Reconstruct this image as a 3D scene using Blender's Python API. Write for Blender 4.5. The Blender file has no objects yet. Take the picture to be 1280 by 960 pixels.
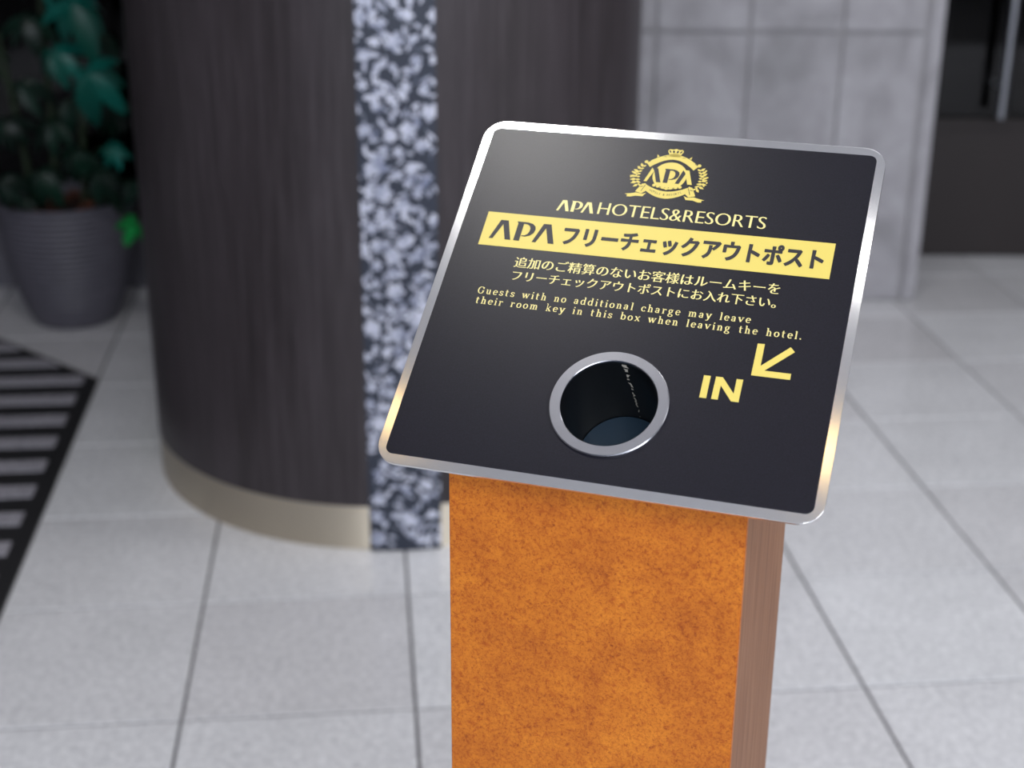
import bpy, bmesh, math, random
from math import sin, cos, pi, radians
from mathutils import Vector, Matrix
random.seed(7)
SC = bpy.context.scene
COL = SC.collection

# ------------------------------------------------------------------ camera
cam_d = bpy.data.cameras.new('camera'); cam = bpy.data.objects.new('camera', cam_d); COL.objects.link(cam)
PITCH, ROLL, CAM_H, FPX = 0.3733, 0.0072, 1.4622, 1853.07
F = Vector((0, cos(PITCH), -sin(PITCH))); r0 = Vector((1, 0, 0)); u0 = r0.cross(F)
rr = r0 * cos(ROLL) + u0 * sin(ROLL); uu = -r0 * sin(ROLL) + u0 * cos(ROLL)
M = Matrix(((rr.x, uu.x, -F.x, 0), (rr.y, uu.y, -F.y, 0), (rr.z, uu.z, -F.z, CAM_H), (0, 0, 0, 1)))
cam.matrix_world = M
cam_d.sensor_width = 36; cam_d.sensor_fit = 'HORIZONTAL'; cam_d.lens = 36 * FPX / 1280
cam_d.dof.use_dof = True; cam_d.dof.focus_distance = 1.23; cam_d.dof.aperture_fstop = 4.4
cam_d.clip_start = 0.05
SC.camera = cam

# ------------------------------------------------------------------ light and exposure
SC.view_settings.view_transform = 'Standard'; SC.view_settings.look = 'None'
SC.view_settings.gamma = 1; SC.view_settings.use_curve_mapping = False
SC.view_settings.exposure = 0.0
w = bpy.data.worlds.new('world'); SC.world = w; w.use_nodes = True
bg = w.node_tree.nodes['Background']; bg.inputs[0].default_value = (0.72, 0.80, 1.0, 1); bg.inputs[1].default_value = 0.25

def area(name, loc, size, power, col, rot=(0, 0, 0), shape='RECTANGLE', spread=None):
    l = bpy.data.lights.new(name, 'AREA'); l.shape = shape; l.size = size[0]; l.size_y = size[1]
    l.energy = power; l.color = col
    if spread: l.spread = spread
    o = bpy.data.objects.new(name, l); o.location = loc; o.rotation_euler = rot; COL.objects.link(o); return o
# daylight through the glazed entrance behind the camera
area('entrance_daylight', (1.1, -2.9, 1.9), (4.4, 2.0), 150, (0.86, 0.91, 1.0), (radians(82), 0, 0))
area('overhead_fill', (0.5, -0.7, 2.96), (3.6, 1.0), 85, (0.95, 0.97, 1.0), (radians(8), 0, 0))  # added soft fill from overhead to brighten the floor, no real fixture
area('overhead_fill', (1.2, 2.7, 2.96), (2.6, 0.8), 25, (0.97, 0.98, 1.0), (0, 0, 0))  # second added fill, lifts the floor farther back and the stone wall
area('side_fill', (4.1, 0.6, 1.6), (3.0, 2.0), 18, (0.95, 0.97, 1.0), (0, radians(90), 0))  # added fill from the right for the brown post side, no window there
CEIL = 3.0

# ------------------------------------------------------------------ helpers
def link(name, me, parent=None, mat=None, **props):
    o = bpy.data.objects.new(name, me); COL.objects.link(o)
    if mat is not None: me.materials.append(mat)
    if parent: o.parent = parent
    for k, v in props.items(): o[k] = v
    return o
def from_bm(name, bm, mat, parent=None, smooth=False, **props):
    me = bpy.data.meshes.new(name); bmesh.ops.recalc_face_normals(bm, faces=bm.faces[:]); bm.to_mesh(me); bm.free()
    if smooth:
        for p in me.polygons: p.use_smooth = True
        me.set_sharp_from_angle(angle=radians(35))
    return link(name, me, parent, mat, **props)
def box_bm(x0, x1, y0, y1, z0, z1, bevel=0.0, seg=2, bm=None):
    own = bm is None
    if own: bm = bmesh.new()
    vs = [bm.verts.new((x, y, z)) for z in (z0, z1) for x, y in ((x0, y0), (x1, y0), (x1, y1), (x0, y1))]
    for f in ((0, 3, 2, 1), (4, 5, 6, 7), (0, 1, 5, 4), (1, 2, 6, 5), (2, 3, 7, 6), (3, 0, 4, 7)): bm.faces.new([vs[i] for i in f])
    if bevel and own: bmesh.ops.bevel(bm, geom=bm.edges[:], offset=bevel, segments=seg, affect='EDGES')
    return bm
def box(name, b, mat, parent=None, bevel=0.0, **props):
    return from_bm(name, box_bm(*b, bevel=bevel), mat, parent, **props)
def empty(name, loc, rz=0, **props):
    o = bpy.data.objects.new(name, None); o.location = loc; o.rotation_euler = (0, 0, rz); COL.objects.link(o)
    o.empty_display_size = 0.05
    for k, v in props.items(): o[k] = v
    return o
def lathe(prof, n=64, cx=0, cy=0, bm=None, closed=False):
    if bm is None: bm = bmesh.new()
    rings = [[bm.verts.new((cx + r * cos(2 * pi * i / n), cy + r * sin(2 * pi * i / n), z)) for i in range(n)] for r, z in prof]
    for a, b in zip(rings, rings[1:] + (rings[:1] if closed else [])):
        for i in range(n): bm.faces.new((a[i], a[(i + 1) % n], b[(i + 1) % n], b[i]))
    return bm
def tube(bm, pts, radii, n=8):
    prev = None
    for i, p in enumerate(pts):
        p = Vector(p); t = (Vector(pts[min(i + 1, len(pts) - 1)]) - Vector(pts[max(i - 1, 0)])).normalized()
        a = t.cross(Vector((0.3, 1, 0.2))).normalized(); b = t.cross(a)
        ring = [bm.verts.new(p + (a * cos(2 * pi * k / n) + b * sin(2 * pi * k / n)) * radii[i]) for k in range(n)]
        if prev:
            for k in range(n): bm.faces.new((prev[k], prev[(k + 1) % n], ring[(k + 1) % n], ring[k]))
        else: bm.faces.new(ring)
        prev = ring
    bm.faces.new(prev[::-1]); return bm
def prism(pts, z0, z1, holes=(), bm=None):
    """flat outline (with holes) given thickness"""
    tmp = bmesh.new(); es = []
    for loop in [pts] + list(holes):
        vs = [tmp.verts.new((x, y, 0)) for x, y in loop]
        es += [tmp.edges.new((vs[i], vs[(i + 1) % len(vs)])) for i in range(len(vs))]
    bmesh.ops.triangle_fill(tmp, use_beauty=True, edges=es)
    tmp.verts.index_update()
    own = bm is None
    if own: bm = bmesh.new()
    n = len(tmp.verts)
    lo = [bm.verts.new((v.co.x, v.co.y, z0)) for v in tmp.verts]; hi = [bm.verts.new((v.co.x, v.co.y, z1)) for v in tmp.verts]
    for f in tmp.faces:
        ids = [v.index for v in f.verts]
        bm.faces.new([hi[i] for i in ids]); bm.faces.new([lo[i] for i in reversed(ids)])
    k = 0
    for loop in [pts] + list(holes):
        m = len(loop)
        for i in range(m):
            a, b = k + i, k + (i + 1) % m
            bm.faces.new((lo[a], lo[b], hi[b], hi[a]))
        k += m
    tmp.free(); return bm
def rrect(x0, x1, y0, y1, r, n=10):
    out = []
    for cx, cy, a in ((x1 - r, y1 - r, 0), (x0 + r, y1 - r, 90), (x0 + r, y0 + r, 180), (x1 - r, y0 + r, 270)):
        for i in range(n + 1):
            t = radians(a + 90 * i / n); out.append((cx + r * cos(t), cy + r * sin(t)))
    return out
def circle(cx, cy, r, n=72): return [(cx + r * cos(2 * pi * i / n), cy + r * sin(2 * pi * i / n)) for i in range(n)]

# ------------------------------------------------------------------ materials
def srgb(r, g, b):
    f = lambda c: (c / 255 / 12.92) if c / 255 <= 0.04045 else ((c / 255 + 0.055) / 1.055) ** 2.4
    return (f(r), f(g), f(b), 1)
class Mat:
    def __init__(s, name, col, rough=0.5, metal=0.0, spec=0.5, **kw):
        s.m = bpy.data.materials.new(name); s.m.use_nodes = True; s.nt = s.m.node_tree
        s.p = s.nt.nodes['Principled BSDF']
        s.p.inputs['Base Color'].default_value = col; s.p.inputs['Roughness'].default_value = rough
        s.p.inputs['Metallic'].default_value = metal; s.p.inputs['Specular IOR Level'].default_value = spec
        for k, v in kw.items(): s.p.inputs[k].default_value = v
    def n(s, t, **kw):
        x = s.nt.nodes.new(t)
        for k, v in kw.items():
            if k in x.inputs: x.inputs[k].default_value = v
            else: setattr(x, k, v)
        return x
    def l(s, a, b): s.nt.links.new(a, b)
    def coord(s, scale=(1, 1, 1), kind='Object'):
        c = s.n('ShaderNodeTexCoord'); m = s.n('ShaderNodeMapping'); m.inputs['Scale'].default_value = scale
        s.l(c.outputs[kind], m.inputs['Vector']); return m.outputs['Vector']
    def pos(s, scale=(1, 1, 1)):
        c = s.n('ShaderNodeNewGeometry'); m = s.n('ShaderNodeMapping'); m.inputs['Scale'].default_value = scale
        s.l(c.outputs['Position'], m.inputs['Vector']); return m.outputs['Vector']
    def noise(s, vec, scale, detail=4, rough=0.6, dist=0.0):
        t = s.n('ShaderNodeTexNoise'); t.inputs['Scale'].default_value = scale; t.inputs['Detail'].default_value = detail
        t.inputs['Roughness'].default_value = rough; t.inputs['Distortion'].default_value = dist
        s.l(vec, t.inputs['Vector']); return t.outputs['Fac']
    def ramp(s, fac, stops):
        r = s.n('ShaderNodeValToRGB'); e = r.color_ramp.elements
        while len(e) < len(stops): e.new(0.5)
        for el, (p, c) in zip(e, stops): el.position = p; el.color = c if len(c) == 4 else (*c, 1)
        s.l(fac, r.inputs['Fac']); return r.outputs['Color']
    def mix(s, fac, a, b, mode='MIX'):
        x = s.n('ShaderNodeMix'); x.data_type = 'RGBA'; x.blend_type = mode
        if isinstance(fac, (int, float)): x.inputs[0].default_value = fac
        else: s.l(fac, x.inputs[0])
        for i, v in ((6, a), (7, b)):
            if hasattr(v, 'is_output'): s.l(v, x.inputs[i])
            else: x.inputs[i].default_value = v
        return x.outputs[2]
    def color(s, out): s.l(out, s.p.inputs['Base Color']); return s
    def bump(s, h, strength=0.3, dist=0.002):
        b = s.n('ShaderNodeBump'); b.inputs['Strength'].default_value = strength; b.inputs['Distance'].default_value = dist
        s.l(h, b.inputs['Height']); s.l(b.outputs['Normal'], s.p.inputs['Normal']); return s
    def rough(s, fac, a, b):
        r = s.n('ShaderNodeMapRange'); r.inputs['To Min'].default_value = a; r.inputs['To Max'].default_value = b
        s.l(fac, r.inputs['Value']); s.l(r.outputs[0], s.p.inputs['Roughness']); return s

# floor tile: pale grey porcelain, cloudy with fine speckle
t = Mat('pale_grey_tile', srgb(200, 201, 205), 0.28, spec=0.5)
v = t.pos(); a = t.noise(v, 5, 5, 0.65); b = t.noise(v, 70, 4, 0.7)
c1 = t.ramp(a, [(0.3, srgb(216, 216, 218)), (0.7, srgb(228, 228, 230))]); c2 = t.ramp(b, [(0.35, srgb(224, 224, 226)), (0.62, srgb(255, 255, 255))])
oi = t.n('ShaderNodeObjectInfo'); c3 = t.ramp(oi.outputs['Random'], [(0, srgb(238, 236, 236)), (1, srgb(255, 255, 255))])
t.color(t.mix(1.0, t.mix(1.0, c1, c2, 'MULTIPLY'), c3, 'MULTIPLY')); t.rough(a, 0.14, 0.26); t.bump(b, 0.05, 0.001)
M_TILE = t.m
M_GROUT = Mat('grey_grout', srgb(78, 76, 78), 0.9).m
# stone wall
t = Mat('grey_wall_stone', srgb(150, 148, 155), 0.55)
v = t.pos((1, 1, 0.7)); a = t.noise(v, 4.0, 6, 0.62, 1.6); b = t.noise(v, 26, 4, 0.6)
t.color(t.mix(0.35, t.ramp(a, [(0.3, srgb(126, 124, 127)), (0.5, srgb(153, 150, 155)), (0.72, srgb(172, 170, 175))]), t.ramp(b, [(0.3, srgb(130, 129, 133)), (0.7, srgb(165, 165, 170))])))
t.bump(a, 0.4, 0.02); M_STONE = t.m
# dark wood laminate on the column, vertical grain
t = Mat('dark_column_wood', srgb(66, 58, 60), 0.42, spec=0.4)
v = t.coord((1, 1, 0.035)); a = t.noise(v, 95, 7, 0.75, 0.1); b = t.noise(v, 210, 3, 0.6); c = t.noise(t.coord((1, 1, 0.12)), 7, 3, 0.5)
c1 = t.ramp(a, [(0.32, srgb(30, 26, 28)), (0.5, srgb(52, 46, 49)), (0.68, srgb(74, 68, 72))])
t.color(t.mix(0.35, c1, t.ramp(c, [(0.35, srgb(42, 37, 39)), (0.65, srgb(64, 58, 62))]))); t.rough(b, 0.34, 0.5); t.bump(a, 0.15, 0.001)
M_WOOD = t.m
# brushed stainless steel
def steel(name, col, ro, sc=(1, 1, 1), scale=400, aniso=0.0):
    t = Mat(name, col, ro, 1.0); v = t.coord(sc); a = t.noise(v, scale, 3, 0.6)
    t.rough(a, ro * 0.85, ro * 1.15)
    if aniso: t.p.inputs['Anisotropic'].default_value = aniso
    return t.m
M_STEEL = steel('brushed_steel_sheet', srgb(228, 228, 230), 0.13, (40, 1, 1), 14)
M_RING = steel('satin_steel_ring', srgb(190, 190, 196), 0.2, (1, 1, 1), 300)
M_SKIRT = steel('polished_steel_skirting', srgb(210, 200, 182), 0.40, (1, 1, 20), 20, 0.85)
M_SKIRT.node_tree.nodes['Principled BSDF'].inputs['Anisotropic Rotation'].default_value = 0.25
_n = M_SKIRT.node_tree; _t = _n.nodes.new('ShaderNodeTangent'); _t.direction_type = 'RADIAL'; _t.axis = 'Z'; _n.links.new(_t.outputs[0], _n.nodes['Principled BSDF'].inputs['Tangent'])
M_BARSTEEL = steel('bar_steel', srgb(150, 152, 158), 0.3, (1, 1, 0.1), 60)
# orange leatherette and brown side
t = Mat('orange_leatherette', srgb(205, 120, 35), 0.55, spec=0.35)
v = t.coord(); a = t.noise(v, 20, 5, 0.65, 0.6); b = t.noise(v, 420, 4, 0.8, 0.6); c = t.noise(v, 190, 4, 0.75, 0.6)
c1 = t.ramp(a, [(0.3, srgb(184, 102, 26)), (0.5, srgb(202, 118, 31)), (0.7, srgb(218, 134, 38))])
c2 = t.ramp(b, [(0.30, srgb(150, 96, 80)), (0.48, srgb(235, 225, 215)), (0.7, srgb(255, 255, 255))])
c3 = t.ramp(c, [(0.34, srgb(212, 182, 165)), (0.5, srgb(250, 250, 250)), (0.7, srgb(255, 255, 255))])
t.color(t.mix(0.9, t.mix(0.85, c1, c2, 'MULTIPLY'), c3, 'MULTIPLY')); t.bump(b, 0.25, 0.0006); M_ORANGE = t.m
t = Mat('brown_wood_laminate', srgb(150, 112, 88), 0.6, spec=0.2)
v = t.coord((1, 1, 0.05)); a = t.noise(v, 120, 6, 0.65, 0.3); b = t.noise(t.coord((1, 1, 0.25)), 28, 4, 0.6, 0.8)
t.color(t.mix(0.5, t.ramp(a, [(0.3, srgb(116, 80, 58)), (0.5, srgb(142, 100, 73)), (0.7, srgb(160, 119, 90))]), t.ramp(b, [(0.3, srgb(122, 82, 60)), (0.7, srgb(154, 112, 84))])))
t.bump(a, 0.1, 0.0005); M_BROWN = t.m
# dark printed sheet, fine satin grain
t = Mat('dark_satin_sheet', srgb(30, 28, 36), 0.42, spec=0.24)
v = t.coord(); a = t.noise(v, 900, 2, 0.6); t.rough(a, 0.27, 0.37); t.bump(a, 0.12, 0.0002)
t.color(t.ramp(a, [(0.3, srgb(13, 12, 20)), (0.7, srgb(23, 22, 32))])); M_BLACK = t.m
M_GOLD = Mat('pale_gold_print', srgb(207, 187, 92), 0.42, spec=0.4).m
M_GOLD2 = Mat('pale_gold_lettering', srgb(218, 204, 134), 0.42, spec=0.4).m
M_INK = Mat('dark_print_on_gold', srgb(26, 24, 31), 0.45, spec=0.4).m
t = Mat('black_tube_plastic', srgb(10, 12, 15), 0.38, spec=0.5); M_TUBE = t.m
M_TUBEFLOOR = Mat('blue_black_plastic', srgb(20, 44, 62), 0.3, spec=0.6).m
t = Mat('grime', srgb(190, 184, 172), 0.8); M_GRIME = t.m
# floral strip
t = Mat('slate_blue_panel', srgb(38, 45, 60), 0.4); M_SLATE = t.m
t = Mat('pale_floral_print', srgb(190, 195, 212), 0.45); v = t.pos(); a = t.noise(v, 30, 3, 0.6)
t.color(t.ramp(a, [(0.3, srgb(112, 120, 146)), (0.62, srgb(206, 209, 224))])); M_FLOWER = t.m
# mat
t = Mat('black_mat_rubber', srgb(20, 19, 22), 0.7); M_MATB = t.m
t = Mat('grey_mat_bristle', srgb(108, 106, 114), 0.95, spec=0.1); a = t.noise(t.pos(), 160, 3, 0.8)
t.color(t.ramp(a, [(0.35, srgb(106, 104, 112)), (0.65, srgb(176, 173, 180))])); t.bump(a, 0.6, 0.004); M_MATG = t.m
# planter and plant
t = Mat('slate_grey_planter', srgb(82, 80, 90), 0.55); a = t.noise(t.coord((1, 1, 6)), 20, 3, 0.6)
t.color(t.ramp(a, [(0.3, srgb(76, 74, 83)), (0.7, srgb(90, 88, 98))])); M_POT = t.m
def leafmat(name, c1, c2):
    t = Mat(name, c1, 0.42, spec=0.35); oi = t.n('ShaderNodeObjectInfo'); t.color(t.ramp(oi.outputs['Random'], [(0, c1), (1, c2)]))
    return t.m
M_LEAF = leafmat('lit_teal_leaf', srgb(2, 66, 54), srgb(10, 104, 94))  # leaves in the light: their lighting is put into the teal colour
M_LEAFD = leafmat('shaded_green_leaf', srgb(4, 22, 15), srgb(10, 44, 32))  # same plant's leaves out of the light, shade put into the colour
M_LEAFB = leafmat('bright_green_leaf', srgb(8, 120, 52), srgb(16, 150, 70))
M_STEM = Mat('green_stem', srgb(24, 42, 16), 0.6).m
M_SOIL = Mat('dark_soil', srgb(40, 26, 20), 0.9).m
M_BARK = Mat('orange_bark', srgb(92, 52, 36), 0.9).m
# door and window
t = Mat('dark_bronze_door', srgb(46, 41, 41), 0.5, spec=0.3); M_DOOR = t.m
t = Mat('tinted_glass', srgb(70, 66, 64), 0.03, spec=0.5); t.p.inputs['Transmission Weight'].default_value = 1.0; M_GLASS = t.m
M_DARKROOM = Mat('dark_interior', srgb(15, 13, 12), 0.8).m
M_CEIL = Mat('white_ceiling_paint', srgb(236, 236, 238), 0.8).m
M_PAINT = Mat('grey_wall_paint', srgb(150, 148, 150), 0.8).m
M_PLINTH = Mat('dark_grey_plinth_stone', srgb(92, 90, 98), 0.6).m

# ------------------------------------------------------------------ floor
GYAW, G0, T = 0.10024, (-0.561, 2.1467), 0.40
floor = box('floor', (-4.4, 4.4, -3.2, 6.4, -0.08, -0.0035), M_GROUT, kind='structure')
tm = bpy.data.meshes.new('floor_tile'); bm = bmesh.new(); hw = T / 2 - 0.0026; bv = 0.0016
lo = [bm.verts.new((sx * hw, sy * hw, -0.012)) for sx, sy in ((-1, -1), (1, -1), (1, 1), (-1, 1))]
mi = [bm.verts.new((sx * hw, sy * hw, -bv)) for sx, sy in ((-1, -1), (1, -1), (1, 1), (-1, 1))]
hi = [bm.verts.new((sx * (hw - bv), sy * (hw - bv), 0)) for sx, sy in ((-1, -1), (1, -1), (1, 1), (-1, 1))]
for A, B in ((lo, mi), (mi, hi)):
    for i in range(4): bm.faces.new((A[i], A[(i + 1) % 4], B[(i + 1) % 4], B[i]))
bm.faces.new(hi); bm.to_mesh(tm); bm.free(); tm.materials.append(M_TILE)
cg, sg = cos(GYAW), sin(GYAW)
def G(i, j): return (G0[0] + T * (i * cg - j * sg), G0[1] + T * (i * sg + j * cg))
for i in range(-7, 10):
    for j in range(-6, 10):
        o = bpy.data.objects.new('floor_tile', tm); COL.objects.link(o); o.parent = floor
        x, y = G(i + 0.5, j + 0.5); o.location = (x, y, random.uniform(-0.0003, 0.0)); o.rotation_euler = (0, 0, GYAW)

# ------------------------------------------------------------------ shell
box('ceiling', (-4.4, 4.4, -3.2, 6.4, CEIL, CEIL + 0.1), M_CEIL, kind='structure')
box('wall_left', (-4.4, -4.3, -3.2, 6.4, 0, CEIL), M_PAINT, kind='structure')
box('wall_right', (4.3, 4.4, -3.2, 6.4, 0, CEIL), M_PAINT, kind='structure')
# stone wall between column and door
WX = [-0.685, -0.41, -0.133, 0.143, 0.419, 0.697, 0.975, 1.222]
wall = box('wall_back', (-0.70, 1.262, 4.492, 5.02, 0, CEIL), M_PAINT, kind='structure')
WZ = [0, 0.835, 1.67, 2.505, CEIL]
for x0, x1 in zip(WX, WX[1:]):
    for z0, z1 in zip(WZ, WZ[1:]):
        q = random.uniform(0, 0.003)
        box('stone_panel', (x0 + 0.004, x1 - 0.004, 4.482 - q, 4.522, z0 + 0.004, z1 - 0.004), M_STONE, wall, bevel=0.004)
box('stone_corner_strip', (1.228, 1.275, 4.476, 4.985, 0.002, CEIL - 0.002), M_STONE, wall, bevel=0.008)
# far wall of the dark space beyond the glass
box('wall_far', (-4.3, 4.3, 6.2, 6.4, 0, CEIL), M_DARKROOM, kind='structure')

# dark glazed door at right
door = empty('door_1', (1.29, 4.985, 0), 0, kind='structure')
box('bottom_panel', (0.012, 1.25, 0.0, 0.05, 0.004, 0.452), M_DOOR, door, bevel=0.003)
box('door_rail', (0.012, 1.25, -0.012, 0.06, 0.452, 0.482), M_DOOR, door, bevel=0.004)
box('glass_pane', (0.012, 1.25, 0.018, 0.028, 0.482, 2.45), M_GLASS, door)
box('top_rail', (0.012, 1.25, 0.0, 0.05, 2.45, 2.6), M_DOOR, door, bevel=0.003)
box('door_jamb', (-0.02, 0.012, -0.12, 0.06, 0, 2.6), M_BARSTEEL, door, bevel=0.003)
box('door_jamb', (1.25, 1.30, -0.06, 0.06, 0, 2.6), M_DOOR, door, bevel=0.003)
box('transom', (-0.02, 1.30, -0.02, 0.06, 2.6, CEIL), M_DOOR, door)
hd = from_bm('pull_handle', tube(bmesh.new(), [(0.325, -0.075, 0.50), (0.325, -0.075, 1.5)], [0.016, 0.016], 16), M_BARSTEEL, door, True)
for z in (0.6, 1.4):
    from_bm('bracket', tube(bmesh.new(), [(0.325, -0.075, z), (0.325, 0.018, z)], [0.009, 0.009], 10), M_BARSTEEL, hd, True)
box('wall_right_back', (2.59, 4.3, 4.9, 5.05, 0, CEIL), M_PAINT, kind='structure')

# dark window on a low plinth behind the plants at left
win = empty('window_1', (-4.3, 4.56, 0), 0, kind='structure')
box('plinth', (0, 3.6, 0, 0.3, 0.0, 0.235), M_PLINTH, win, bevel=0.004)
box('sill', (0, 3.6, -0.01, 0.3, 0.235, 0.26), M_DOOR, win, bevel=0.004)
for k in range(3):
    box('pane', (0.03 + 1.2 * k, 1.17 + 1.2 * k, 0.10, 0.108, 0.26, 2.94), M_GLASS, win)
    box('mullion', (1.17 + 1.2 * k, 1.23 + 1.2 * k - (0.03 if k == 2 else 0), 0.07, 0.13, 0.26, 2.94), M_DOOR, win, bevel=0.003)
box('head', (0, 3.6, 0.0, 0.3, 2.94, CEIL), M_DOOR, win)

# ------------------------------------------------------------------ ceiling downlights
def downlight(x, y, rad, power, col, label):
    e = empty('ceiling_downlight', (x, y, CEIL), 0, label=label, category='ceiling light', group='downlights in the lobby ceiling')
    from_bm('trim_ring', lathe([(rad + 0.001, -0.002), (rad + 0.018, -0.003), (rad + 0.02, 0.0)], 40), M_STEEL, e, True)
    bm = bmesh.new(); bm.faces.new([bm.verts.new((rad * cos(2 * pi * i / 32), -rad * sin(2 * pi * i / 32), -0.0025)) for i in range(32)])
    me = Mat('lamp_lens', (0, 0, 0, 1)); me.p.inputs['Emission Color'].default_value = (*col, 1)
    me.p.inputs['Emission Strength'].default_value = power / (pi * pi * rad * rad)
    m = bpy.data.meshes.new('lens'); bm.to_mesh(m); bm.free(); link('lens', m, e, me.m)
DL = 'recessed round downlight in the white ceiling '
downlight(-0.50, 1.60, 0.16, 14, (1.0, 0.98, 0.95), DL + 'ahead and left of the sign')
downlight(0.13, 1.13, 0.04, 0.2, (1.0, 0.98, 0.95), DL + 'above right of the sign')
downlight(-0.98, 1.03, 0.028, 0.11, (1.0, 0.66, 0.24), DL + 'glowing amber on the left')
downlight(-0.03, 0.76, 0.028, 0.11, (1.0, 0.66, 0.24), DL + 'glowing amber over the sign')
downlight(1.5, 2.6, 0.12, 6, (1.0, 0.98, 0.96), DL + 'over the right floor')

# ------------------------------------------------------------------ round column
CX, CY, CR = -0.283, 3.334, 0.561
colm = empty('column', (CX, CY, 0), 0, kind='structure', label='round column clad in dark vertical grained wood')
from_bm('wood_cladding', lathe([(CR - 0.03, 0.0995), (CR, 0.0995), (CR, CEIL), (CR - 0.03, CEIL)], 160), M_WOOD, colm, True)
from_bm('skirting', lathe([(CR - 0.03, 0.0), (CR - 0.001, 0.0), (CR - 0.001, 0.002), (CR - 0.001, 0.099), (CR - 0.03, 0.099)], 160), M_SKIRT, colm, True)
def arcx(x): return -math.sqrt((CR) ** 2 - x * x)      # local y of column face
X0, X1 = -0.293 - CX - 0.001, -0.150 - CX + 0.002
def on_strip(s, z, d):        # s 0..1 across
    a0, a1 = math.asin(X0 / CR), math.asin(X1 / CR); a = a0 + (a1 - a0) * s
    return ((CR + d) * sin(a), -(CR + d) * cos(a), z)
bm = bmesh.new(); NS = 10; cols = []
for k in range(NS + 1):
    s = k / NS; cols.append([bm.verts.new(on_strip(s, z, d)) for z, d in ((0.001, 0.0), (0.001, 0.008), (CEIL, 0.008), (CEIL, 0.0))])
for a, b in zip(cols, cols[1:]):
    for i in range(4): bm.faces.new((a[i], b[i], b[(i + 1) % 4], a[(i + 1) % 4]))
bm.faces.new(cols[0]); bm.faces.new(cols[-1][::-1])
strip = from_bm('floral_strip', bm, M_SLATE, colm, label='slate blue strip with pale flowers')
# raised flowers, leaves and twigs
bm = bmesh.new(); SW = X1 - X0
def blade(cx, cz, ang, L, Wd, d, pet=False):
    pts = []
    n = 5
    for i in range(n + 1):
        tt = i / n; ww = Wd * (sin(pi * tt) ** 0.8 if not pet else sin(pi * min(1, tt * 0.78 + 0.10)) ** 0.9); pts.append((tt * L, ww))
    ring = [(x, y) for x, y in pts] + [(x, -y) for x, y in reversed(pts[:-1])][: -1 if pts[0][1] < 1e-6 else None]
    vs = []
    for x, y in ring:
        px = cx + x * cos(ang) - y * sin(ang); pz = cz + x * sin(ang) + y * cos(ang)
        px = min(max(px, 0.001), SW - 0.001)
        vs.append(bm.verts.new(on_strip(px / SW, pz, d)))
    try: bm.faces.new(vs)
    except ValueError: pass
placed = []
z_hi = 1.5
rnd = random.Random(3)
tries = 0
while tries < 5000 and len(placed) < 105:
    tries += 1
    fx, fz = rnd.uniform(0, SW), rnd.uniform(0.02, z_hi); fr = rnd.choice((0.015, 0.020, 0.012))
    if all((fx - a) ** 2 + (fz - b) ** 2 > (fr + c) ** 2 * 0.95 for a, b, c in placed):
        placed.append((fx, fz, fr)); a0 = rnd.uniform(0, 6.28)
        for k in range(5): blade(fx, fz, a0 + k * 2 * pi / 5 + rnd.uniform(-.1, .1), fr, fr * 0.30, 0.0092 + 0.0001 * k, True)
for k in range(800):
    fx, fz = rnd.uniform(0, SW), rnd.uniform(0.01, z_hi)
    if any((fx - a) ** 2 + (fz - b) ** 2 < (c * 0.8) ** 2 for a, b, c in placed): continue
    blade(fx, fz, rnd.uniform(0, 6.28), rnd.uniform(0.014, 0.028), rnd.uniform(0.0026, 0.0052), 0.0087)
for k in range(90):
    fx, fz, a = rnd.uniform(0, SW), rnd.uniform(0.01, z_hi), rnd.uniform(0, 6.28)
    for q in range(5):
        blade(fx, fz, a, 0.010, 0.0007, 0.0084); fx += 0.009 * cos(a); fz += 0.009 * sin(a); a += 0.35
from_bm('floral_pattern', bm, M_FLOWER, strip, kind='stuff')

# ------------------------------------------------------------------ striped entrance mat
def clip(poly, nx, ny, c):          # keep nx*x+ny*y<=c
    out = []
    for i in range(len(poly)):
        a, b = poly[i], poly[(i + 1) % len(poly)]; da = nx * a[0] + ny * a[1] - c; db = nx * b[0] + ny * b[1] - c
        if da <= 0: out.append(a)
        if (da < 0) != (db < 0):
            k = da / (da - db); out.append((a[0] + k * (b[0] - a[0]), a[1] + k * (b[1] - a[1])))
    return out
def inset(poly, d):
    out = poly[:]
    n = len(poly)
    for i in range(n):
        a, b = poly[i], poly[(i + 1) % n]; ex, ey = b[0] - a[0], b[1] - a[1]; L = math.hypot(ex, ey); nx, ny = ey / L, -ex / L
        dd = d * (0.45 if i == 0 else 1)
        out = clip(out, nx, ny, nx * a[0] + ny * a[1] - dd)
    return out
MP = [(-1.116, 3.723), (-1.86, 4.366), (-2.62, 4.30), (-2.45, 1.15), (-0.845, 1.28)]   # counter-clockwise
mat_o = from_bm('entrance_mat', prism(MP, 0.0, 0.010), M_MATB, None,
    label='black entrance mat with grey bristle stripes at the left edge', category='mat')
inn = inset(MP, 0.036)
vs_ = [(-p[0] * sg + p[1] * cg) for p in MP]
k = 0; P = 0.1395; v0 = 3.825 * cg + 1.425 * sg + 8 * P       # stripe centres measured along the grid
while True:
    vc = v0 - k * P; k += 1
    if vc < min(vs_): break
    pl = clip(clip(inn, -sg, cg, vc + 0.029), sg, -cg, -(vc - 0.029))
    if len(pl) > 2 and max(p[0] for p in pl) - min(p[0] for p in pl) > 0.05:
        from_bm('bristle_stripe', prism(pl, 0.008, 0.0145), M_MATG, mat_o)

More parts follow.
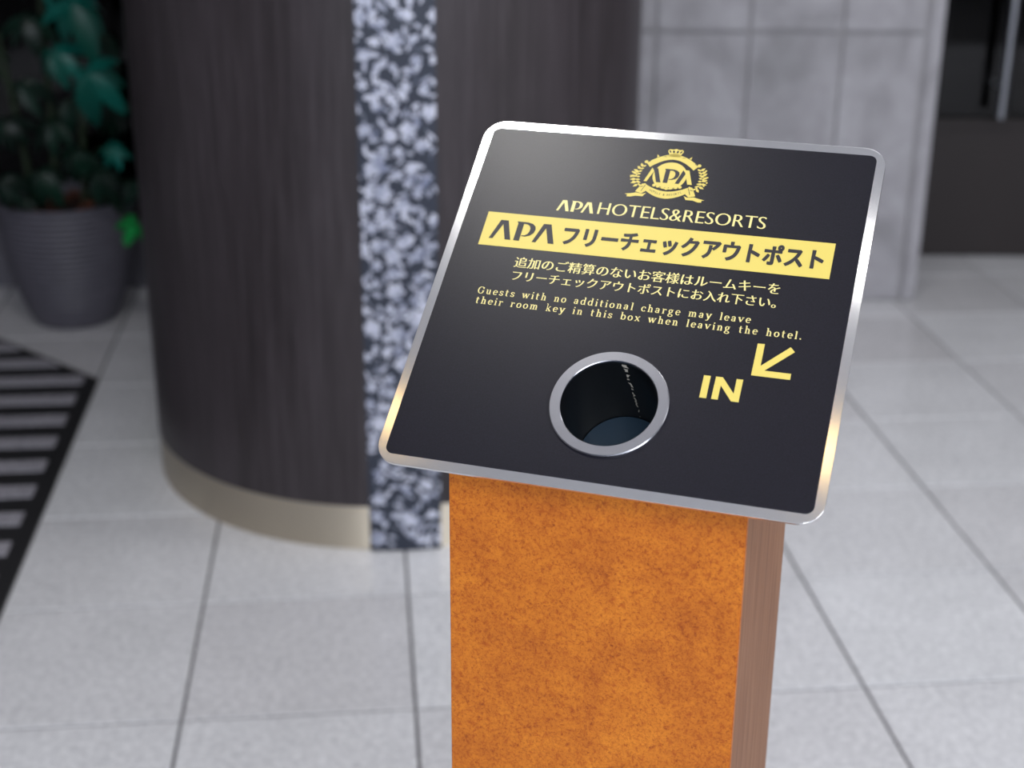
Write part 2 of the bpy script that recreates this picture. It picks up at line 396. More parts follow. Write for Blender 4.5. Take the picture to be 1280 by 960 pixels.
# ------------------------------------------------------------------ potted plant
PX, PY = -1.322, 4.262
plant = empty('potted_plant', (PX, PY, 0), 0, label='leafy green plant in a dark grey ribbed round planter', category='plant')
base_prof = [(0.112, 0.0), (0.122, 0.006), (0.136, 0.035), (0.158, 0.10), (0.176, 0.17), (0.188, 0.235), (0.196, 0.30), (0.200, 0.36)]
prof = []
for k in range(217):
    z = 0.36 * k / 216
    for (ra, za), (rb, zb) in zip(base_prof, base_prof[1:]):
        if za <= z <= zb: r = ra + (rb - ra) * (z - za) / (zb - za); break
    if z > 0.07: r += 0.0022 * sin(2 * pi * z / 0.0165)
    prof.append((r, z))
prof += [(0.204, 0.362), (0.205, 0.376), (0.200, 0.380), (0.190, 0.378), (0.186, 0.36), (0.18, 0.32)]
bm = lathe(prof, 72); bm.faces.new([v for v in bm.verts if v.co.z < 1e-6][::-1])
from_bm('planter', bm, M_POT, plant, True)
soil = from_bm('soil', lathe([(0.001, 0.338), (0.06, 0.342), (0.12, 0.336), (0.182, 0.34)], 32), M_SOIL, plant, True)
bm = bmesh.new()
for k in range(42):
    a, rr_ = random.uniform(0, 6.28), random.uniform(0.05, 0.165); x, y = rr_ * cos(a), rr_ * sin(a)
    b2 = bmesh.ops.create_icosphere(bm, subdivisions=1, radius=random.uniform(0.008, 0.016))
    bmesh.ops.rotate(bm, verts=b2['verts'], cent=(0, 0, 0), matrix=Matrix.Rotation(random.uniform(0, 3), 3, 'X'))
    bmesh.ops.scale(bm, verts=b2['verts'], vec=(1.3, 0.9, 0.6)); bmesh.ops.translate(bm, verts=b2['verts'], vec=(x, y, 0.347 + random.uniform(0, .012)))
from_bm('bark_chips', bm, M_BARK, soil, kind='stuff')
# leaflet mesh: broad, folded and drooping; length 1 along +x
def leaflet_mesh(name, wd, droop, mat):
    bm = bmesh.new(); n = 7; rows = []
    for i in range(n + 1):
        tt = i / n; ww = wd * (sin(pi * (tt ** 0.8)) ** 0.75) if 0 < tt < 1 else 0.0
        z = -droop * tt * tt; x = tt * (1 - 0.25 * droop * tt)
        rows.append((x, ww, z))
    prev = None
    for x, ww, z in rows:
        if ww < 1e-5: cur = [bm.verts.new((x, 0, z))]
        else: cur = [bm.verts.new((x, -ww, z + ww * 0.28)), bm.verts.new((x, 0, z)), bm.verts.new((x, ww, z + ww * 0.28))]
        if prev:
            if len(prev) == 1 and len(cur) == 3: bm.faces.new((prev[0], cur[1], cur[0])); bm.faces.new((prev[0], cur[2], cur[1]))
            elif len(prev) == 3 and len(cur) == 3: bm.faces.new((prev[0], prev[1], cur[1], cur[0])); bm.faces.new((prev[1], prev[2], cur[2], cur[1]))
            elif len(prev) == 3: bm.faces.new((prev[0], prev[1], cur[0])); bm.faces.new((prev[1], prev[2], cur[0]))
        prev = cur
    me = bpy.data.meshes.new(name); bm.to_mesh(me); bm.free(); me.materials.append(mat)
    for p in me.polygons: p.use_smooth = True
    return me
LM = {m.name: [leaflet_mesh('leaflet', 0.17, 0.35, m), leaflet_mesh('leaflet', 0.20, 0.6, m)] for m in (M_LEAF, M_LEAFD, M_LEAFB)}
def palm_leaf(root, start, hub, mat, L, nl, tilt, spin, rnd):
    """petiole from start to hub carrying nl drooping leaflets"""
    s, hb = Vector(start), Vector(hub); mid = (s + hb) / 2 + Vector((0, 0, 0.05))
    pts = [s * (1 - q) ** 2 + mid * 2 * q * (1 - q) + hb * q * q for q in (0, .25, .5, .75, 1)]
    lf = from_bm('leaf', tube(bmesh.new(), pts, [0.004, 0.0035, 0.003, 0.0028, 0.0025], 6), M_STEM, root, True)
    for k in range(nl):
        o = bpy.data.objects.new('leaflet', rnd.choice(LM[mat.name])); COL.objects.link(o); o.parent = lf
        a = spin + 2 * pi * k / nl + rnd.uniform(-.12, .12)
        Rm = Matrix.Rotation(tilt[0], 4, 'X') @ Matrix.Rotation(tilt[1], 4, 'Y') @ Matrix.Rotation(a, 4, 'Z') @ Matrix.Rotation(rnd.uniform(0.25, 0.7), 4, 'Y')
        o.matrix_local = Matrix.Translation(hb) @ Rm @ Matrix.Scale(L * rnd.uniform(0.8, 1.1), 4)
rp = random.Random(11)
# (image x, image y, depth y) of leaf hubs measured in the photograph turned to world metres once
def W_(px, py, y): k = y / 4.4; return (( px - 640) * 0.00245 * k - PX, y - PY, 1.4622 - (1.4622 - (0.291 + (265 - py) * 0.00238)) * k)
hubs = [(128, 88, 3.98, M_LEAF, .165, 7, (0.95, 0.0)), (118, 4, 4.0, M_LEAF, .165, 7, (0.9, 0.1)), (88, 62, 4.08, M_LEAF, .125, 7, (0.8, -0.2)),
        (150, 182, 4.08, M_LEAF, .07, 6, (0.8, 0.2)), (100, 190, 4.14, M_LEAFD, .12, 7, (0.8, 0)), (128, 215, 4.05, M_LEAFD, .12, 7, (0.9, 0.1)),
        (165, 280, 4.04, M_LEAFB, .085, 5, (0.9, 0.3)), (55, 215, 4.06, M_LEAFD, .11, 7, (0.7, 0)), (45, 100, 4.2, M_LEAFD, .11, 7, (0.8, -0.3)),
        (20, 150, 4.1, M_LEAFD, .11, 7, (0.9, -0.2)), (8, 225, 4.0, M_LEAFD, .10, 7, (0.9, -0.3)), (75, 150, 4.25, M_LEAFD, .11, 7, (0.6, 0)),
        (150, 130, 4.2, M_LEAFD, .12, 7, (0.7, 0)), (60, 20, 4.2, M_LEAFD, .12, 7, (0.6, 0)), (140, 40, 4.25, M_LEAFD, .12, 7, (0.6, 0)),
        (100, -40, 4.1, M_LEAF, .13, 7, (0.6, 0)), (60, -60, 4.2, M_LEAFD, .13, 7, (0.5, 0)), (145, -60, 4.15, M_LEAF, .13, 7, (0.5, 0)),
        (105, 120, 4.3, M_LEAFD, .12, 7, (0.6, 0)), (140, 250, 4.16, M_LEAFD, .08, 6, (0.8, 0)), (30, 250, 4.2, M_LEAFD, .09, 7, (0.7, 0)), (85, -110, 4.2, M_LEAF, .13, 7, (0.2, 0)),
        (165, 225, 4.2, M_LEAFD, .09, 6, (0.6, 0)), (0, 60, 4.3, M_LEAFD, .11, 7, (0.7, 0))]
trunks = [((-0.03, 0.02), (0.0, -0.02, 1.25)), ((0.05, 0.03), (0.09, 0.0, 1.05)), ((-0.08, -0.02), (-0.13, -0.03, 0.85))]
for (bx, by), top in trunks:
    pts = [(bx, by, 0.33), (bx + (top[0] - bx) * .4, by, 0.33 + (top[2] - .33) * .4), (top[0], top[1], top[2])]
    from_bm('stem', tube(bmesh.new(), pts, [0.011, 0.009, 0.006], 8), M_STEM, plant, True)
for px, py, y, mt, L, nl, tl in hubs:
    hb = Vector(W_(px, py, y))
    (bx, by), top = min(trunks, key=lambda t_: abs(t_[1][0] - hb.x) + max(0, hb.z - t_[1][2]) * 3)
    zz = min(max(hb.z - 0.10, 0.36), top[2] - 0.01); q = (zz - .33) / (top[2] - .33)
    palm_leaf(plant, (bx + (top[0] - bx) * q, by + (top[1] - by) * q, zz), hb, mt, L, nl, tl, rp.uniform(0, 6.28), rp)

# ------------------------------------------------------------------ key-return post
YAW, TILT = -0.3217, 0.66478
post = empty('key_return_post', (0.0582, 1.0354, 0), YAW,
    label='orange pedestal post with a tilted black steel-edged sign and round slot', category='post')
ct, st = cos(TILT), sin(TILT); PZ = 0.9673; TH = 0.0028
PM = Matrix(((1, 0, 0, 0), (0, ct, -st, 0), (0, st, ct, PZ), (0, 0, 0, 1)))      # panel space (u right, v up the slope, w out) to post space
PW, PD, PO = 0.2437, 0.2492, 0.0209
def ztop(y): return PZ + (y * st - TH) / ct - 0.0003
def board(name, x0, x1, y0, y1, mat, bev=0.0008, **kw):
    bm = bmesh.new(); q = [(x0, y0), (x1, y0), (x1, y1), (x0, y1)]
    lo = [bm.verts.new((x, y, 0.012)) for x, y in q]; hi = [bm.verts.new((x, y, ztop(y))) for x, y in q]
    bm.faces.new(lo[::-1]); bm.faces.new(hi)
    for i in range(4): bm.faces.new((lo[i], lo[(i + 1) % 4], hi[(i + 1) % 4], hi[i]))
    bmesh.ops.bevel(bm, geom=bm.edges[:], offset=bev, segments=2, affect='EDGES')
    return from_bm(name, bm, mat, post, **kw)
board('front_panel', -PW / 2, PW / 2, PO, PO + 0.009, M_ORANGE, label='orange mottled leatherette front')
board('side_panel', PW / 2 - 0.018, PW / 2 - 0.0006, PO + 0.0092, PO + PD, M_BROWN, label='brown wood side')
board('side_panel', -PW / 2 + 0.0006, -PW / 2 + 0.018, PO + 0.0092, PO + PD, M_BROWN, label='brown wood side')
board('back_panel', -PW / 2 + 0.0185, PW / 2 - 0.0185, PO + PD - 0.018, PO + PD, M_ORANGE)
box('base_plate', (-PW / 2 - 0.02, PW / 2 + 0.02, PO - 0.02, PO + PD + 0.02, 0.0, 0.012), M_STEEL, post, bevel=0.002)

HU, HV, HR, HO = -0.0007, 0.0798, 0.0392, 0.0485
def panel_obj(name, bm, mat, parent, **kw):
    bmesh.ops.transform(bm, matrix=PM, verts=bm.verts[:]); return from_bm(name, bm, mat, parent, **kw)
S = 0.1805
bm = prism(rrect(-S + .0005, S - .0005, 0.0, 0.361, 0.0195), -TH, 0.0, [circle(HU, HV, HR + 0.001)])
sign = panel_obj('sign_plate', bm, M_STEEL, post, label='brushed steel plate with rounded corners')
sign.modifiers.new('edge', 'BEVEL').width = 0.0009; sign.modifiers['edge'].segments = 2; sign.modifiers['edge'].limit_method = 'ANGLE'
B_ = 0.0083
panel_obj('face_sheet', prism(rrect(-S + B_, S - B_, B_ + 0.0006, 0.361 - B_, 0.0065), 0.0, 0.0004, [circle(HU, HV, HR + 0.002)]), M_BLACK, sign, label='dark charcoal printed sheet')
# ring round the slot
bm = lathe([(HR, 0.0), (HR, 0.0022), (HR + 0.0006, 0.0028), (HO - 0.0008, 0.0028), (HO, 0.002), (HO, 0.0004), (HR + 0.0012, 0.0004), (HR + .0012, 0.0)], 96, HU, HV, closed=True)
ring = panel_obj('slot_ring', bm, M_RING, post, smooth=True, label='satin steel ring')
bm = lathe([(HR, 0.0), (HR, -0.088), (HR + 0.0018, -0.088), (HR + 0.0018, -TH - .0004), (HR + .0008, -TH - .0004), (HR + .0008, 0)], 72, HU, HV, closed=True)
tb = panel_obj('slot_tube', bm, M_TUBE, post, smooth=True, label='black tube going down into the post')
bm = lathe([(0.0005, -0.0865), (HR - 0.0005, -0.0865), (HR - 0.0005, -0.0878), (0.0005, -0.0878)], 48, HU, HV, closed=True)
panel_obj('tube_floor', bm, M_TUBEFLOOR, tb)
bm = bmesh.new(); rs = random.Random(5); prev = None; a_c = radians(84)
for k in range(40):
    q = k / 39; wdt = radians(2.8) * (1 - q) ** 1.3 * rs.uniform(0.3, 1.2) + radians(0.5); aa = a_c - radians(5) * q + radians(rs.uniform(-1.2, 1.2))
    z = -0.001 - 0.083 * q; R_ = HR - 0.0004
    cur = [bm.verts.new((HU + R_ * cos(aa + s_ * wdt), HV + R_ * sin(aa + s_ * wdt), z)) for s_ in (-1, 1)]
    if prev and rs.random() < 0.78: bm.faces.new((prev[0], prev[1], cur[1], cur[0]))
    prev = cur
panel_obj('glue_seam', bm, M_GRIME, tb, label='ragged pale glue seam')

# ---- printing on the sign (millimetres: u right, v up)
W_BAN, W_GOLD, W_INK = 0.00055, 0.00055, 0.00075
def flat(name, bm, mat, w_, parent=sign, **kw):
    bmesh.ops.scale(bm, verts=bm.verts[:], vec=(0.001, 0.001, 0)); bmesh.ops.translate(bm, verts=bm.verts[:], vec=(0, 0, w_))
    for f in bm.faces:
        f.normal_update()
        if f.normal.z < 0: f.normal_flip()
    bmesh.ops.transform(bm, matrix=PM, verts=bm.verts[:])
    me = bpy.data.meshes.new(name); bm.to_mesh(me); bm.free(); return link(name, me, parent, mat, **kw)
def poly(bm, pts):
    vs = [bm.verts.new((x, y, 0)) for x, y in pts]; es = [bm.edges.new((vs[i], vs[(i + 1) % len(vs)])) for i in range(len(vs))]
    bmesh.ops.triangle_fill(bm, use_beauty=True, edges=es)
def text_bm(body, bbox, pen=(0, 0), offset=0.0, space=1.0, slots=None):
    """text outlines fitted to a box; pen moves outlines out (x) / in (y) for heavier uprights and lighter crossbars"""
    bm = bmesh.new()
    items = [(body, None)] if slots is None else slots
    for body_, sl in items:
        c = bpy.data.curves.new('t', 'FONT'); c.body = body_; c.size = 1; c.resolution_u = 4; c.space_character = space; c.fill_mode = 'FRONT'; c.offset = offset
        o = bpy.data.objects.new('t', c); COL.objects.link(o)
        dg = bpy.context.evaluated_depsgraph_get(); me = bpy.data.meshes.new_from_object(o.evaluated_get(dg))
        b2 = bmesh.new(); b2.from_mesh(me)
        bmesh.ops.remove_doubles(b2, verts=b2.verts[:], dist=1e-5)
        if pen != (0, 0):
            mv = {}
            for e in b2.edges:
                if len(e.link_faces) == 1:
                    a, b = e.verts; d_ = b.co - a.co; n = Vector((d_.y, -d_.x, 0))
                    if n.length < 1e-7: continue
                    n.normalize(); fc = e.link_faces[0].calc_center_median() - (a.co + b.co) / 2
                    if n.dot(fc) > 0: n = -n
                    for v_ in e.verts: mv.setdefault(v_, []).append(n)
            for v_, ns in mv.items():
                n = sum(ns, Vector()); 
                if n.length > 1e-6: n.normalize(); v_.co.x += n.x * pen[0]; v_.co.y += n.y * pen[1]
        tmp = bpy.data.meshes.new('x'); b2.to_mesh(tmp); b2.free()
        n0 = len(bm.verts); bm.from_mesh(tmp); bm.verts.ensure_lookup_table()
        if sl is not None:
            for v_ in bm.verts[n0:]: v_.co.x, v_.co.y = sl(v_.co.x, v_.co.y)
        bpy.data.objects.remove(o); bpy.data.meshes.remove(me); bpy.data.meshes.remove(tmp); bpy.data.curves.remove(c)
    if bbox:
        xs = [v_.co.x for v_ in bm.verts]; ys = [v_.co.y for v_ in bm.verts]
        sx = (bbox[1] - bbox[0]) / (max(xs) - min(xs)); sy = (bbox[3] - bbox[2]) / (max(ys) - min(ys)); mx, my = min(xs), min(ys)
        for v_ in bm.verts: v_.co.x = bbox[0] + (v_.co.x - mx) * sx; v_.co.y = bbox[2] + (v_.co.y - my) * sy
    return bm
GA_T = [(6.2, 20.4), (9.3, 16.0), (3.5, 0), (0, 0)]                 # thin left leg
GA_K = [(6.2, 20.4), (13.1, 20.4), (19.9, 0), (14.6, 0), (9.3, 16.0)]       # thick right leg
GP_S = [(0, 0), (5.3, 0), (5.3, 20.4), (-1.4, 20.4), (0, 18.6)]
GP_B = [(5.3, 20.4), (9.0, 20.3), (13.4, 19.2), (16.3, 16.6), (17.1, 13.4), (16.2, 9.4), (13.6, 6.6), (9.6, 5.0), (5.9, 5.1), (5.9, 5.9), (8.8, 6.3), (11.0, 8.0), (12.1, 10.8), (12.2, 14.0), (10.9, 16.8), (8.4, 18.2), (5.3, 18.4)]
def glyph(bm, pts, ox, oy, s, sy=None): poly(bm, [(ox + x * s, oy + y * (sy or s)) for x, y in pts])
# banner
bm = bmesh.new(); poly(bm, [(-151.4, 221.2), (151.5, 221.2), (151.5, 257.3), (-151.4, 257.3)]); flat('gold_banner', bm, M_GOLD, W_BAN, label='pale gold band with dark writing')
bm = bmesh.new()
for gx, parts in ((-143.7, (GA_T, GA_K)), (-121.2, (GP_S, GP_B)), (-104.4, (GA_T, GA_K))):
    for g in parts: glyph(bm, g, gx, 228.9, 1.0)
flat('banner_logo', bm, M_INK, W_INK)
flat('banner_lettering', text_bm('フリーチェックアウトポスト', (-78.6, 144.6, 228.6, 250.6), pen=(0.050, 0.038)), M_INK, W_INK)
# wordmark
bm = bmesh.new(); k_ = 0.575
for gx, parts in ((-91.4, (GA_T, GA_K)), (-78.6, (GP_S, GP_B)), (-69.3, (GA_T, GA_K))):
    for g in parts: glyph(bm, g, gx, 265.2, k_, 0.58)
flat('wordmark_logo', bm, M_GOLD2, W_GOLD)
flat('wordmark', text_bm('HOTELS&RESORTS', (-54.6, 91.6, 265.3, 278.0), pen=(0.008, -0.018)), M_GOLD2, W_GOLD)
flat('notice_line', text_bm('追加のご精算のないお客様はルームキーを', (-113.8, 114.3, 201.0, 212.2), pen=(0.022, -0.006)), M_GOLD2, W_GOLD)
flat('notice_line', text_bm('フリーチェックアウトポストにお入れ下さい。', (-112.4, 113.6, 187.4, 198.0), pen=(0.022, -0.006)), M_GOLD2, W_GOLD)

# serif lettering drawn with a broad pen: thick uprights, thin crossbars, slab serifs
PENV, PENH = 0.118, 0.05
def ribbon(bm, pts, ox, oy, s, tv=None, th=None):
    tv = tv or PENV; th = th or PENH; prev = None; n = len(pts)
    for i in range(n):
        a, b = pts[max(i - 1, 0)], pts[min(i + 1, n - 1)]; dx, dy = b[0] - a[0], b[1] - a[1]; L = math.hypot(dx, dy) or 1; dx /= L; dy /= L
        hw_ = math.sqrt((dy * tv) ** 2 + (dx * th) ** 2); nx, ny = -dy * hw_, dx * hw_; x, y = pts[i]
        cur = [bm.verts.new((ox + (x + nx) * s, oy + (y + ny) * s, 0)), bm.verts.new((ox + (x - nx) * s, oy + (y - ny) * s, 0))]
        if prev: bm.faces.new((prev[0], prev[1], cur[1], cur[0]))
        prev = cur
def arc(cx, cy, rx, ry, a0, a1, n=12): return [(cx + rx * cos(radians(a0 + (a1 - a0) * i / n)), cy + ry * sin(radians(a0 + (a1 - a0) * i / n))) for i in range(n + 1)]
def ser(x, y, l=.2, r=.2): return [(x - l, y), (x + r, y)]
def shoulder(x, wd): return arc(x + wd * .5, .58, wd * .5, .38, 165, 0) + [(x + wd, .05)]
GL = {
 'i': (.55, [[(.27, .93), (.27, .05)], ser(.27, .05), ser(.2, .94, .16, .06), [(.27, 1.22), (.27, 1.44)]]),
 'l': (.55, [[(.27, 1.5), (.27, .05)], ser(.27, .05), ser(.2, 1.48, .16, .06)]),
 'n': (1.1, [[(.27, .93), (.27, .05)], ser(.27, .05), ser(.2, .94, .16, .06), shoulder(.27, .52), ser(.79, .05)]),
 'm': (1.62, [[(.27, .93), (.27, .05)], ser(.27, .05), ser(.2, .94, .16, .06), shoulder(.27, .5), ser(.77, .05), shoulder(.77, .5), ser(1.27, .05)]),
 'h': (1.1, [[(.27, 1.5), (.27, .05)], ser(.27, .05), ser(.2, 1.48, .16, .06), shoulder(.27, .52), ser(.79, .05)]),
 'r': (.88, [[(.27, .93), (.27, .05)], ser(.27, .05), ser(.2, .94, .16, .06), arc(.55, .62, .28, .3, 170, 60), [(.68, .74), (.68, .92)]]),
 'u': (1.1, [[(.25, .93), (.25, .35)] + arc(.5, .35, .25, .3, 180, 360), ser(.18, .94, .14, .06), [(.77, .93), (.77, .05)], ser(.7, .94, .14, .06), ser(.84, .05, .06, .14)]),
 'o': (1.0, [arc(.48, .49, .36, .45, 0, 360, 24)]),
 'c': (.92, [arc(.5, .49, .36, .45, 45, 320, 20), [(.74, .66), (.74, .84)]]),
 'e': (.95, [arc(.48, .49, .35, .45, 5, 320, 22), [(.14, .53), (.83, .53)]]),
 'a': (1.0, [arc(.42, .68, .26, .26, 150, 0) + [(.68, .25)] + arc(.8, .2, .12, .15, 180, 270, 5), arc(.4, .27, .25, .22, 60, 330, 14), [(.5, .5), (.66, .56)], [(.19, .70), (.19, .80)]]),
 'd': (1.1, [arc(.45, .49, .33, .45, 40, 320, 20), [(.78, 1.5), (.78, .05)], ser(.7, 1.48, .14, .06), ser(.85, .05, .06, .14)]),
 'b': (1.1, [arc(.6, .49, .33, .45, -140, 140, 20), [(.27, 1.5), (.27, .05)], ser(.2, 1.48, .16, .06)]),
 'g': (1.02, [arc(.43, .63, .27, .31, 0, 360, 20), [(.3, .3), (.2, .18), (.34, .06), (.66, .04)], arc(.45, -.2, .36, .24, 75, -255, 20), [(.64, .85), (.9, .92)]]),
 's': (.85, [arc(.42, .70, .24, .23, 30, 200, 10) + [(.3, .55), (.56, .43)] + arc(.42, .27, .26, .23, 25, -150, 10), [(.66, .70), (.66, .90)], [(.15, .06), (.15, .28)]]),
 't': (.78, [[(.3, 1.3), (.3, .3)] + arc(.48, .28, .18, .23, 180, 300, 8), [(.05, .93), (.66, .93)]]),
 'w': (1.5, [[(.15, .93), (.45, .05)], [(.45, .05), (.72, .93)], [(.72, .93), (1.02, .05)], [(1.02, .05), (1.3, .93)], ser(.15, .94), ser(.72, .94), ser(1.3, .94)]),
 'v': (1.05, [[(.15, .93), (.5, .05)], [(.5, .05), (.86, .93)], ser(.15, .94), ser(.86, .94)]),
 'y': (1.05, [[(.15, .93), (.52, .08)], [(.88, .93), (.42, -.3), (.2, -.42), (.1, -.3)], ser(.15, .94), ser(.88, .94)]),
 'k': (1.1, [[(.27, 1.5), (.27, .05)], ser(.27, .05), ser(.2, 1.48, .16, .06), [(.3, .42), (.78, .9)], [(.45, .55), (.86, .05)], ser(.76, .94, .16, .16), ser(.84, .05)]),
 'x': (1.05, [[(.17, .93), (.84, .05)], [(.17, .05), (.84, .93)], ser(.17, .94, .14), ser(.84, .94, .16, .14), ser(.17, .05, .14), ser(.84, .05, .16, .14)]),
 'G': (1.4, [arc(.68, .72, .52, .69, 40, 325, 26), [(1.1, .2), (1.1, .62)], ser(1.1, .62), [(1.1, 1.0), (1.1, 1.36)]]),
 '.': (.5, [[(.22, .02), (.22, .24)]]),
}
def serif_line(name, s_, x0, x1, base, xh):
    tot = 0; LS = 0.28; SPW = 1.15
    for ch in s_: tot += SPW if ch == ' ' else GL[ch][0] + LS
    tot -= LS; kx = (x1 - x0) / tot
    bm = bmesh.new(); x = 0
    for ch in s_:
        if ch == ' ': x += SPW; continue
        wd, strokes = GL[ch]
        for st_ in strokes:
            heavy = ch in 'wvyxk' and len(st_) == 2 and st_[0][1] != st_[1][1]
            if heavy:
                thin = (st_[1][0] > st_[0][0]) == (st_[1][1] > st_[0][1])
                ribbon(bm, st_, x, 0, 1, 0.065 if thin else 0.14, 0.05)
            else: ribbon(bm, st_, x, 0, 1)
        x += wd + LS
    for v_ in bm.verts: v_.co.x = x0 + v_.co.x * kx; v_.co.y = base + v_.co.y * xh
    flat(name, bm, M_GOLD2, W_GOLD)
serif_line('notice_line', 'Guests with no additional charge may leave', -138.2, 96.4, 170.6, 4.9)
serif_line('notice_line', 'their room key in this box when leaving the hotel.', -137.2, 139.2, 160.4, 4.9)
bm = bmesh.new(); poly(bm, [(105.6, 152.2), (111.3, 152.4), (111.5, 131.8), (131.9, 152.2), (135.9, 148.1), (115.2, 127.8), (136.3, 127.7), (136.3, 122.1), (105.6, 122.1)])
flat('arrow', bm, M_GOLD, W_GOLD)
bm = bmesh.new(); poly(bm, [(69.1, 96.2), (74.7, 96.2), (74.5, 117.0), (69.0, 117.0)])
poly(bm, [(78.7, 117.1), (84.2, 117.1), (95.2, 103.4), (95.2, 117.1), (100.4, 117.1), (100.4, 96.2), (94.4, 96.2), (83.9, 109.4), (83.9, 96.2), (78.6, 96.2)])
flat('word_in', bm, M_GOLD, W_GOLD)

# ---- crest
W1, W2, W3 = 0.00055, 0.00068, 0.0008
gold = bmesh.new()      # lowest gold layer
def band(bm, f_out, f_in, n=28):
    prev = None
    for i in range(n + 1):
        a, b = f_out(i / n), f_in(i / n); cur = [bm.verts.new((*a, 0)), bm.verts.new((*b, 0))]
        if prev: bm.faces.new((prev[0], prev[1], cur[1], cur[0]))
        prev = cur
poly(gold, circle(0, 313.2, 15.0, 48))
band(gold, lambda q: (-23.2 + 46.4 * q, 325.8 + 11.3 * sin(pi * q) ** 0.9), lambda q: (-19.4 + 38.8 * q, 321.2 + 10.2 * sin(pi * q) ** 0.9))      # upper scroll
for sx in (-1, 1):      # scroll curls
    poly(gold, [(sx * (23.6 + 1.7 * cos(a)), 326.8 + 1.7 * sin(a)) for a in [2 * pi * i / 14 for i in range(14)]])
    poly(gold, [(sx * 15.2, 332.6), (sx * 15.6, 336.0), (sx * 13.2, 333.8)])
    # lower scroll folds and tails
    poly(gold, [(sx * 19.2, 303.2), (sx * 22.4, 302.2), (sx * 26.6, 293.4), (sx * 20.8, 291.6), (sx * 17.0, 295.2)])
    poly(gold, [(sx * 16.6, 292.6), (sx * 20.0, 291.2), (sx * 25.6, 292.2), (sx * 30.0, 290.9), (sx * 35.2, 289.9), (sx * 32.8, 289.0), (sx * 33.0, 287.2), (sx * 29.8, 287.1), (sx * 25.2, 288.6), (sx * 19.0, 288.6)])
band(gold, lambda q: (-19.6 + 39.2 * q, 302.8 - 6.9 * sin(pi * q) ** 0.85), lambda q: (-17.4 + 34.8 * q, 295.0 - 6.9 * sin(pi * q) ** 0.85))       # lower scroll
# crown
poly(gold, [(-4.4, 334.4), (4.4, 334.4), (5.4, 337.4), (6.8, 339.8), (6.9, 341.6), (5.6, 342.9), (3.4, 342.7), (1.2, 343.0), (0, 343.8), (-1.2, 343.0), (-3.4, 342.7), (-5.6, 342.9), (-6.9, 341.6), (-6.8, 339.8), (-5.4, 337.4)])
poly(gold, [(-6.5, 335.2), (6.5, 335.2), (4.2, 337.4), (0, 338.6), (-4.2, 337.4)])
# wreath sprays
rc = random.Random(9)
def petal(bm, x, y, a, L, wd):
    poly(bm, [(x + L * q * cos(a) - s_ * wd * sin(pi * min(.97, q + .06)) * sin(a), y + L * q * sin(a) + s_ * wd * sin(pi * min(.97, q + .06)) * cos(a)) for s_, qs in ((1, (0, .25, .5, .75, 1)), (-1, (1, .75, .5, .25, 0))) for q in qs][:-1])
for sx in (-1, 1):
    for k in range(8):
        q = k / 7; cx = 26.0 + 3.4 * sin(pi * q); cy = 301.2 + 20.0 * q
        petal(gold, sx * cx, cy, (0 if sx > 0 else pi) + sx * radians(-35 + 95 * q + rc.uniform(-18, 18)), 5.6 - 1.2 * abs(q - .4) + rc.uniform(-1, .4), 1.3)
        petal(gold, sx * (cx - .5), cy, (pi if sx > 0 else 0) + sx * radians(25 - 60 * q), 3.2, 1.0)
        poly(gold, circle(sx * (cx + rc.uniform(-.9, .9)), cy + rc.uniform(-.6, .6), rc.uniform(.8, 1.5), 9))
        if k % 2: poly(gold, circle(sx * (cx + rc.uniform(3, 5)), cy + rc.uniform(-1, 1), rc.uniform(.7, 1.2), 8))
flat('crest', gold, M_GOLD, W1)
dark = bmesh.new()
E_ = 0.76
glyph(dark, GA_K, -21.6, 305.1, E_); glyph(dark, GP_S, -4.6, 305.1, E_); glyph(dark, GP_B, -4.6, 305.1, E_); glyph(dark, GA_T, 6.1, 305.1, E_)
poly(dark, [(6.1 + .76 * 6.2, 320.6), (6.1 + .76 * 9.3, 305.1 + .76 * 16), (6.1 + .76 * 3.5, 305.1), (6.1 + .76 * 4.6, 305.1), (14.2, 318.4), (12.2, 320.6)])
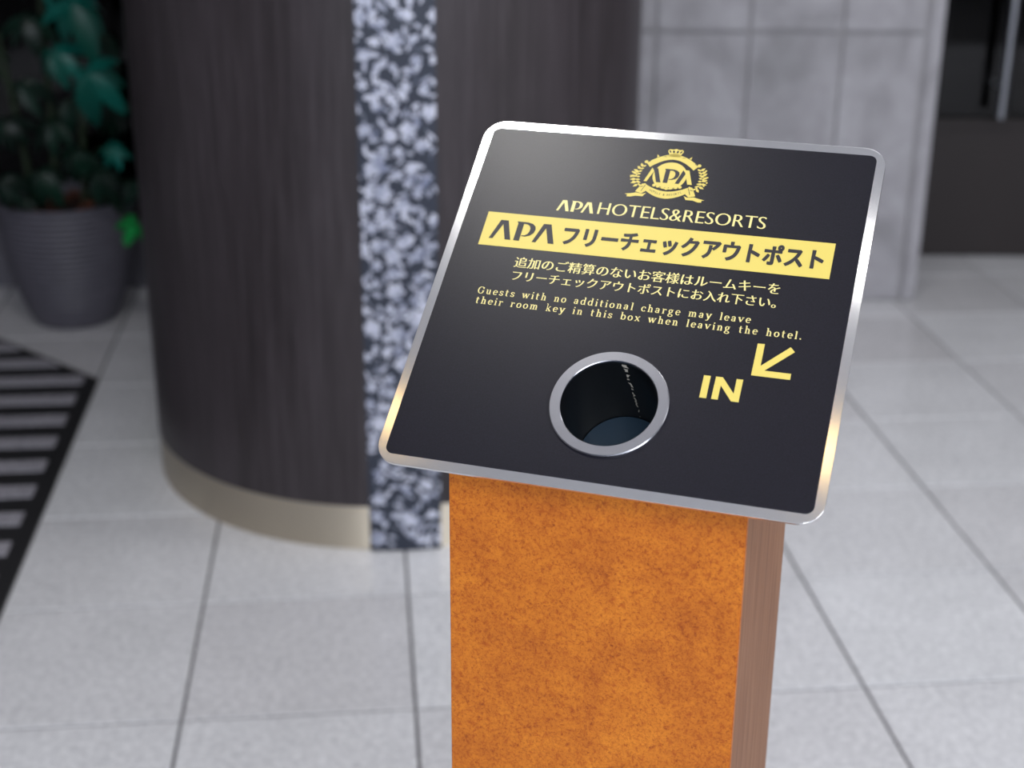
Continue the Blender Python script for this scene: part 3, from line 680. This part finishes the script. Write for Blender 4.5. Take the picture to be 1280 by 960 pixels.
for x in (-9.5, -5, 0, 5, 9.5): ribbon(dark, arc(x, 300.6 + abs(x) * .12, 1.8, 1.3, 190, 350, 8), 0, 0, 1, 0.35, 0.3)
for sx in (-1, 1):
    ribbon(dark, [(sx * 19.0, 301.2), (sx * 21.6, 294.2)], 0, 0, 1, .28, .2); ribbon(dark, [(sx * 20.6, 299.4), (sx * 23.4, 298.8)], 0, 0, 1, .3, .3)
    ribbon(dark, [(sx * 19.6, 328.2), (sx * 22.2, 326.6)], 0, 0, 1, .3, .25); ribbon(dark, arc(sx * 8.5, 333.4, 1.4, .8, 20, 160, 6), 0, 0, 1, .22, .2)
for x, rx in ((-4.9, .8), (-1.75, 1.0), (1.75, 1.0), (4.9, .8)): poly(dark, [(x + rx * cos(q) + .12 * x * sin(q), 340.2 + 1.45 * sin(q)) for q in [2 * pi * i / 12 for i in range(12)]])
# tiny words along the lower scroll
word = 'HOTELS & RESORTS'; slots = []
for i, ch in enumerate(word):
    if ch == ' ': continue
    q = 0.10 + 0.80 * (i + .5) / len(word); x_ = -18.5 + 37 * q; y_ = 298.0 - 6.9 * sin(pi * q) ** 0.85
    an = math.atan2(-6.9 * .85 * cos(pi * q) * pi, 37)
    slots.append((ch, (lambda x_, y_, an: lambda x, y: (x_ + (x * 2.6 - .9) * cos(an) - y * 3.2 * sin(an), y_ + (x * 2.6 - .9) * sin(an) + y * 3.2 * cos(an)))(x_, y_, an)))
tb_ = text_bm('', None, slots=slots); mm = bpy.data.meshes.new('w'); tb_.to_mesh(mm); tb_.free(); dark.from_mesh(mm); bpy.data.meshes.remove(mm)
flat('crest_ink', dark, M_INK, W2)  # dark print of the crest: letters, outlines and tiny words
top_ = bmesh.new()
glyph(top_, GA_T, -21.6, 305.1, E_); glyph(top_, GA_K, 6.1, 305.1, E_)
for x in (-11.5, -8, 8, 11.5, -3.5, 3.5, 0): poly(top_, circle(x, 299.0 + abs(x) * .22, 1.7, 7))
flat('crest_letters', top_, M_GOLD, W3)
